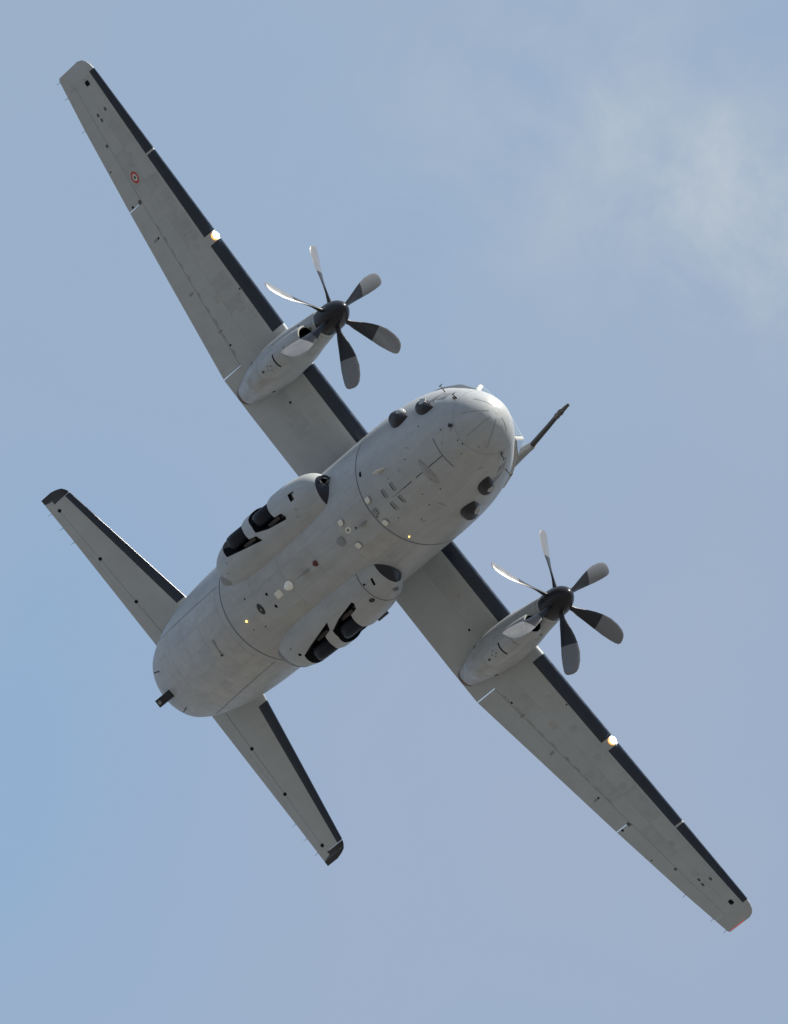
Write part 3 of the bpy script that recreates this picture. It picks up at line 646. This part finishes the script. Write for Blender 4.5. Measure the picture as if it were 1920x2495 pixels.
# ------------------------------------------------------------------ gear pods
PO = Body([(x, w, zc - hd, zc + hu, zc, cy) for x, w, hd, hu, cy, zc in [
 (-7.76,.001,.001,.001,1.13,.56),(-7.78,.16,.10,.11,1.13,.56),(-7.85,.32,.21,.23,1.14,.57),(-7.98,.48,.33,.36,1.17,.61),(-8.22,.62,.46,.49,1.21,.68),
 (-8.57,.73,.60,.62,1.25,.79),(-9.05,.82,.73,.74,1.26,.87),
 (-9.8,.885,.81,.82,1.265,.94),(-10.8,.905,.82,.85,1.26,.94),(-11.8,.90,.82,.85,1.26,.94),(-12.6,.865,.79,.8,1.25,.95),(-13.2,.80,.72,.72,1.24,.97),(-13.7,.69,.61,.6,1.23,1.0),(-14.0,.54,.47,.46,1.22,1.02),(-14.2,.36,.31,.3,1.21,1.04),(-14.29,.16,.14,.14,1.2,1.05),(-14.31,.001,.001,.001,1.2,1.05)]])
def wheel(c, rad, wd, parent, sg):
    prof = [(-.5,.50),(-.5,.74),(-.46,.88),(-.36,.965),(-.2,.995),(-.19,.975),(-.15,.975),(-.14,1.0),(-.01,1.0),(0,.98),(.04,.98),(.05,1.0),(.14,1.0),(.15,.975),(.19,.975),(.2,.995),(.36,.965),(.46,.88),(.5,.74),(.5,.50)]
    n = 40; rs = [[Vector(c) + Vector((rad * r * math.cos(2 * PI * k / n), wd * a, rad * r * math.sin(2 * PI * k / n))) for k in range(n)] for a, r in prof]
    w = mk('main_wheel', *rings(rs, cap0=False, cap1=False), 'tyre', parent)
    rs = [[Vector(c) + Vector((rad * r * math.cos(2 * PI * k / 24), wd * a, rad * r * math.sin(2 * PI * k / 24))) for k in range(24)] for a, r in ((-.44,.5),(-.40,.3),(-.46,.12),(.46,.12),(.40,.3),(.44,.5))]
    mk('rim', *rings(rs), 'metal', w)
for sg in (1, -1):
    kb = lambda ph: PO.s_of(-7.965 - .30 * (.5 - .5 * math.cos(ph)) ** 1.5); pod = mk('gear_pod', *PO.mesh(130, 72, sg, kb), 'paint', None, side_name(sg) + ' landing gear pod')
    fw = [(-9.52,1.39),(-9.47,1.46),(-9.60,1.60),(-9.955,1.64),(-10.08,1.78),(-10.22,1.95),(-10.32,2.06),(-10.33,2.3),(-11.42,2.3),(-11.41,2.08),(-11.13,1.85),(-11.01,1.65),(-10.39,1.50)]
    rw = [(-10.87,1.38),(-11.03,1.575),(-11.40,1.64),(-11.50,1.76),(-11.66,1.95),(-11.80,2.06),(-11.80,2.3),(-13.12,2.3),(-13.12,2.02),(-12.95,1.86),(-12.74,1.66),(-12.23,1.585),(-11.4,1.46)]
    cs = [prism([Vector((x, sg * y, -0.3)) for x, y in q], Vector((0, 0, 1.55))) for q in (fw, rw)]
    if sg < 0:
        d = Vector((0.90, -0.34, -0.22)).normalized(); P = Vector((-7.93, -1.52, .70))
        cs.append(tube([P + d * 0.25, P - d * 0.45], [0.128, 0.128], 24))
        cs.append(prism([Vector((x, -y, -.2)) for x, y in ((-8.93,1.86),(-8.84,1.66),(-9.02,1.66),(-9.13,1.87))], Vector((0, 0, 0.85))))
    else:
        cs.append(prism([Vector((x, y, -.2)) for x, y in ((-8.25,1.245),(-8.34,1.235),(-8.42,1.43),(-8.33,1.44))], Vector((0, 0, 0.6))))
    cap = mk('intake_lip', *PO.mesh(24, 72, sg, 0.0, lambda ph: kb(ph) - 0.01), 'black', pod)
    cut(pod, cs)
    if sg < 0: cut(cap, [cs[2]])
    for cx_ in (-10.72, -12.22): wheel((cx_, sg * 1.86, 0.86), 0.56, 0.42, pod, sg)
    for cx_ in (-9.72, -11.12):
        mk('gear_arm', *tube([(cx_, sg * 1.50, .42), (cx_ - .5, sg * 1.54, .52), (cx_ - 1.0, sg * 1.6, .86)], [.07, .09, .10], 12), 'metal', pod)
        mk('gear_brace', *box((cx_ - .55, sg * 1.56, .40), (.30, .05, .05)), 'metal', pod)
    PL = lambda x, y: PO.low(x, y, sg)
    PP = lambda x, ph: PO.at(PO.s_of(x), ph, sg)
    pc = Vector((-10.5, sg * 1.26, .95))
    if sg < 0:
        # cut the mouth through the cap too, and give it a rolled rim
        d = Vector((0.90, -0.34, -0.22)).normalized(); c0 = Vector((-7.93, -1.52, .70)) + d * 0.05; u, v = frame(d)
        rs = []
        for a in range(25):
            t = 2 * PI * a / 24; cen = c0 + (u * math.cos(t) + v * math.sin(t)) * 0.140
            rs.append([cen + ((u * math.cos(t) + v * math.sin(t)) * math.cos(2 * PI * b / 10) + d * math.sin(2 * PI * b / 10)) * 0.034 for b in range(10)])
        mk('intake_rim', *rings(rs, cap0=False, cap1=False), 'black', pod)
        mk('vent_lip', *box((-8.91, -1.76, .335), (.05, .105, .012), (Vector((1, 0, 0)), Vector((0, .93, -.36)), Vector((0, .36, .93)))), 'metal', pod)
        for x, y in ((-8.95, 1.42), (-9.05, 1.25), (-12.9, 1.55), (-13.1, 1.3)): mk('drain_hole', *badge(PL, oval(x, y, .045, .02, 8), .006, pc), 'faint', pod)
        mk('exhaust_cone', *badge(PL, [(-13.30,1.08),(-13.36,1.22),(-13.55,1.40),(-13.85,1.38),(-13.9,1.15),(-13.75,.95),(-13.5,.95)], .010, pc), 'stain', pod)
    else:
        mk('panel_seam', *ribbon(PP, [(-8.74 - .0 * a, R(a)) for a in range(-38, 110, 4)], .026, .004, pc), 'seam', pod)
        mk('fuel_port', *badge(PL, oval(-8.92, 1.69, .105, .06, 16), .008, pc), 'sensor', pod)
        mk('drain_hole', *badge(PL, oval(-8.66, 1.25, .05, .03, 8), .008, pc), 'dark', pod)
        mk('drain_hole', *badge(PL, oval(-12.84, 1.57, .07, .045, 10), .008, pc), 'dark', pod)
        mk('drain_hole', *badge(PL, oval(-12.95, 1.30, .03, .02, 8), .008, pc), 'dark', pod)
        mk('drain_hole', *badge(PL, oval(-8.25, 1.83, .03, .03, 8), .008, pc), 'seam', pod); mk('drain_hole', *badge(PL, oval(-8.32, 1.88, .03, .03, 8), .008, pc), 'seam', pod)
        rs = PP; mk('exhaust_cone', *ribbon(PP, [(-13.78, R(a)) for a in range(-70, 90, 5)], .26, .006, pc), 'stain', pod)
        mk('step_bracket', *box((-9.95, 2.17, 1.02), (.22, .04, .05)), 'metal', pod)

# ------------------------------------------------------------------ engines
NA = Body([(x, w, b, t, m, 4.765) for x, w, b, t, m in [
 (-5.93,.385,2.10,2.845,2.46),(-6.25,.42,2.15,2.93,2.47),(-6.9,.475,2.06,3.10,2.50),(-7.7,.555,1.84,3.36,2.54),(-8.6,.575,1.78,3.56,2.58),(-9.5,.525,1.96,3.62,2.70),(-10.3,.44,2.30,3.56,2.88),(-10.9,.36,2.62,3.45,3.02),(-11.32,.285,2.84,3.32,3.08)]])
SC = Body([(x, w, b, t, m, 4.80) for x, w, b, t, m in [
 (-6.30,.275,1.69,2.24,1.965),(-6.36,.295,1.665,2.26,1.97),(-6.7,.33,1.64,2.32,2.0),(-7.3,.36,1.63,2.35,2.02),(-8.1,.37,1.69,2.4,2.1),(-9.0,.33,1.85,2.45,2.2),(-9.8,.22,2.08,2.5,2.3),(-10.4,.05,2.35,2.5,2.42)]])
def blade(phi, sg, hub, parent):
    er0 = Vector((0, math.cos(phi), math.sin(phi))); et0 = Vector((0, -math.sin(phi), math.cos(phi))); X = Vector((1, 0, 0))
    rs = []; prof = [(.36,.15,.9,84,0),(.50,.17,.6,76,0),(.65,.26,.30,70,0),(.85,.345,.17,63,.015),(1.05,.39,.12,58,.02),(1.25,.41,.09,53,.015),(1.27,.41,.09,52.6,.015),(1.5,.41,.07,48,-.005),(1.75,.385,.06,44,-.045),(1.92,.33,.05,41.5,-.085),(2.01,.25,.05,40,-.115),(2.05,.14,.05,39.5,-.135),(2.057,.05,.05,39,-.145)]
    n = 16
    for r, ch, tk, be, sw in prof:
        b = R(be - 11); ch *= (.92 + .30 * min(1, max(0, (r - .8) / .7))); cd = et0 * math.cos(b) + X * math.sin(b); nd = X * math.cos(b) - et0 * math.sin(b)
        c = hub + er0 * r + cd * sw; ring = []
        for k in range(n):
            a = 2 * PI * k / n; x = math.cos(a); t = (1 - x) / 2; yt = math.sin(a) * 0.5 * tk * (1.15 - 0.45 * t * 1.0) if tk < .5 else math.sin(a) * 0.5 * tk
            ring.append(c + cd * (x * ch / 2) + nd * (yt * ch + 0.03 * ch * (1 - x * x)))
        rs.append(ring)
    vs, fs = rings(rs); fm = [1 if (i // n) < 5 else 0 for i in range(len(fs))]; fm[-1] = 0; fm[-2] = 1
    mk('propeller_blade', vs, fs, ['blade', 'blade_boot'], parent, fm=fm, smooth=50)
for sg in (1, -1):
    nac = mk('engine_nacelle', *NA.mesh(90, 64, sg), 'paint_nacelle', None, side_name(sg) + ' engine nacelle')
    scoop = mk('intake_scoop', *SC.mesh(60, 48, sg), 'paint_nacelle', nac)
    def duct(xa, xb): return rings([[Vector((x, sg * (4.80 + .240 * math.cos(a * PI / 20)), 1.965 + .240 * math.sin(a * PI / 20))) for a in range(40)] for x in (xa, xb)])
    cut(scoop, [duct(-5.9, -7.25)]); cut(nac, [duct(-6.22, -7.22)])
    lip = []
    for a in range(41):
        t = 2 * PI * a / 40; rr = Vector((0, sg * math.cos(t), math.sin(t))); cen = Vector((-6.315, sg * 4.80, 1.965)) + Vector((0, sg * .258 * math.cos(t), .258 * math.sin(t)))
        lip.append([cen + (rr * math.cos(b * PI / 5) + Vector((1, 0, 0)) * math.sin(b * PI / 5)) * .026 for b in range(10)])
    mk('intake_lip', *rings(lip, cap0=False, cap1=False), 'paint_light', nac)
    NL = lambda x, y: NA.low(x, y, sg); SL = lambda x, y: SC.low(x, y, sg); NP = lambda x, ph: NA.at(NA.s_of(x), ph, sg); SP = lambda x, ph: SC.at(SC.s_of(x), ph, sg)
    nc = Vector((-8.5, sg * 4.77, 2.7)); sc_ = Vector((-8.0, sg * 4.8, 2.15))
    mk('cowl_seam', *ribbon(NP, [(-6.12, R(a)) for a in range(0, 361, 6)], .014, .004, nc), 'faint', nac)
    mk('cowl_seam', *ribbon(NP, [(-10.55, R(a)) for a in range(-100, 101, 6)], .014, .004, nc), 'faint', nac)
    # oil cooler exit flap: a stepped slot on the chin
    mk('cooler_flap', *plate(SL, -7.02, -7.58, 4.62, 5.00, 6, 6, .022, sc_, .03), 'paint', nac)
    mk('cooler_exit', *plate(SL, -7.59, -7.67, 4.62, 5.00, 2, 6, .010, sc_, .02), 'dark', nac)
    for x, y, r in ((-7.95,4.80,.035),(-8.05,4.70,.03),(-8.08,4.86,.03),(-8.18,4.77,.028)): mk('drain_mast', *badge(SL, oval(x, y, r, r * .6, 8), .02, sc_), 'stain', nac)
    mk('drain_mast', *badge(SL, oval(-8.42, 4.82, .06, .03, 8), .03, sc_), 'sensor', nac)
    for ph in (62, -62): mk('vent_hole', *badge(NP, oval(-9.35, R(ph), .085, .075, 12), .006, nc), 'dark', nac)
    mk('vent_hole', *badge(NP, oval(-7.9, R(-56 * sg if sg > 0 else 56), .05, .05, 10), .006, nc), 'stain', nac)
    mk('vent_hole', *badge(NP, oval(-6.75, R(60), .06, .05, 10), .008, nc), 'seam', nac)
    for x in (-7.0, -8.75, -9.9): mk('cowl_seam', *ribbon(NP, [(x, R(a)) for a in range(-112, 113, 6)], .010, .003, nc), 'faint', nac)
    # exhaust nozzle ring
    E0 = [[Vector((x, sg * (4.765 + w * math.sin(a)), 3.08 - h * math.cos(a))) for a in [2 * PI * k / 40 for k in range(40)]] for x, w, h in ((-11.30,.282,.235),(-11.44,.270,.222),(-11.47,.258,.21),(-11.35,.23,.19),(-11.30,.01,.01))]
    mk('exhaust_nozzle', *rings(E0), 'burnt', nac)
    # propeller
    prop = bpy.data.objects.new('propeller', None); sc.collection.objects.link(prop); prop.parent = AIR; prop.empty_display_size = .5
    prop.location = (-5.5, sg * 4.755, 2.46); prop['label'] = side_name(sg) + ' six-bladed propeller'
    hub = Vector((0, 0, 0)); rs = []
    for d_, r in ((-.42,.385),(-.40,.388),(-.2,.392),(.0,.382),(.15,.355),(.3,.305),(.42,.24),(.52,.165),(.585,.09),(.61,.03),(.613,.002)):
        rs.append([hub + Vector((d_, r * math.cos(2 * PI * k / 40), r * math.sin(2 * PI * k / 40))) for k in range(40)])
    sp = mk('spinner', *rings(rs), 'spinner', prop, smooth=60)
    base = 35.3 if sg < 0 else 30.0
    for k in range(6): blade(R(base + 60 * k), sg, Vector((-.02, 0, 0)), prop)

# place the whole aircraft in the air, 300 m from the viewer
P0 = Vector((-8.0, 0, 1.85))
pw = CAMP - TOW * DIST + RIGHT * ((942.43 - 960) / 27771 * DIST) + UP * (-(1235.82 - 1247.5) / 27771 * DIST)
AIR.matrix_world = Matrix.Translation(pw - RW @ P0) @ RW.to_4x4()

# ------------------------------------------------------------------ ground far below
n = 96; vs = [(0, 0, 0)]; fs = []
for r in (60, 200, 800, 3000, 12000, 30000):
    vs += [(r * math.cos(2 * PI * k / n), r * math.sin(2 * PI * k / n), 0) for k in range(n)]
fs += [(0, 1 + k, 1 + (k + 1) % n) for k in range(n)]
for i in range(5): fs += [(1 + i * n + k, 1 + (i + 1) * n + k, 1 + (i + 1) * n + (k + 1) % n, 1 + i * n + (k + 1) % n) for k in range(n)]
g = bpy.data.meshes.new('ground'); g.from_pydata(vs, [], fs); g.materials.append(M['ground'])
go = bpy.data.objects.new('ground', g); sc.collection.objects.link(go); go['kind'] = 'structure'
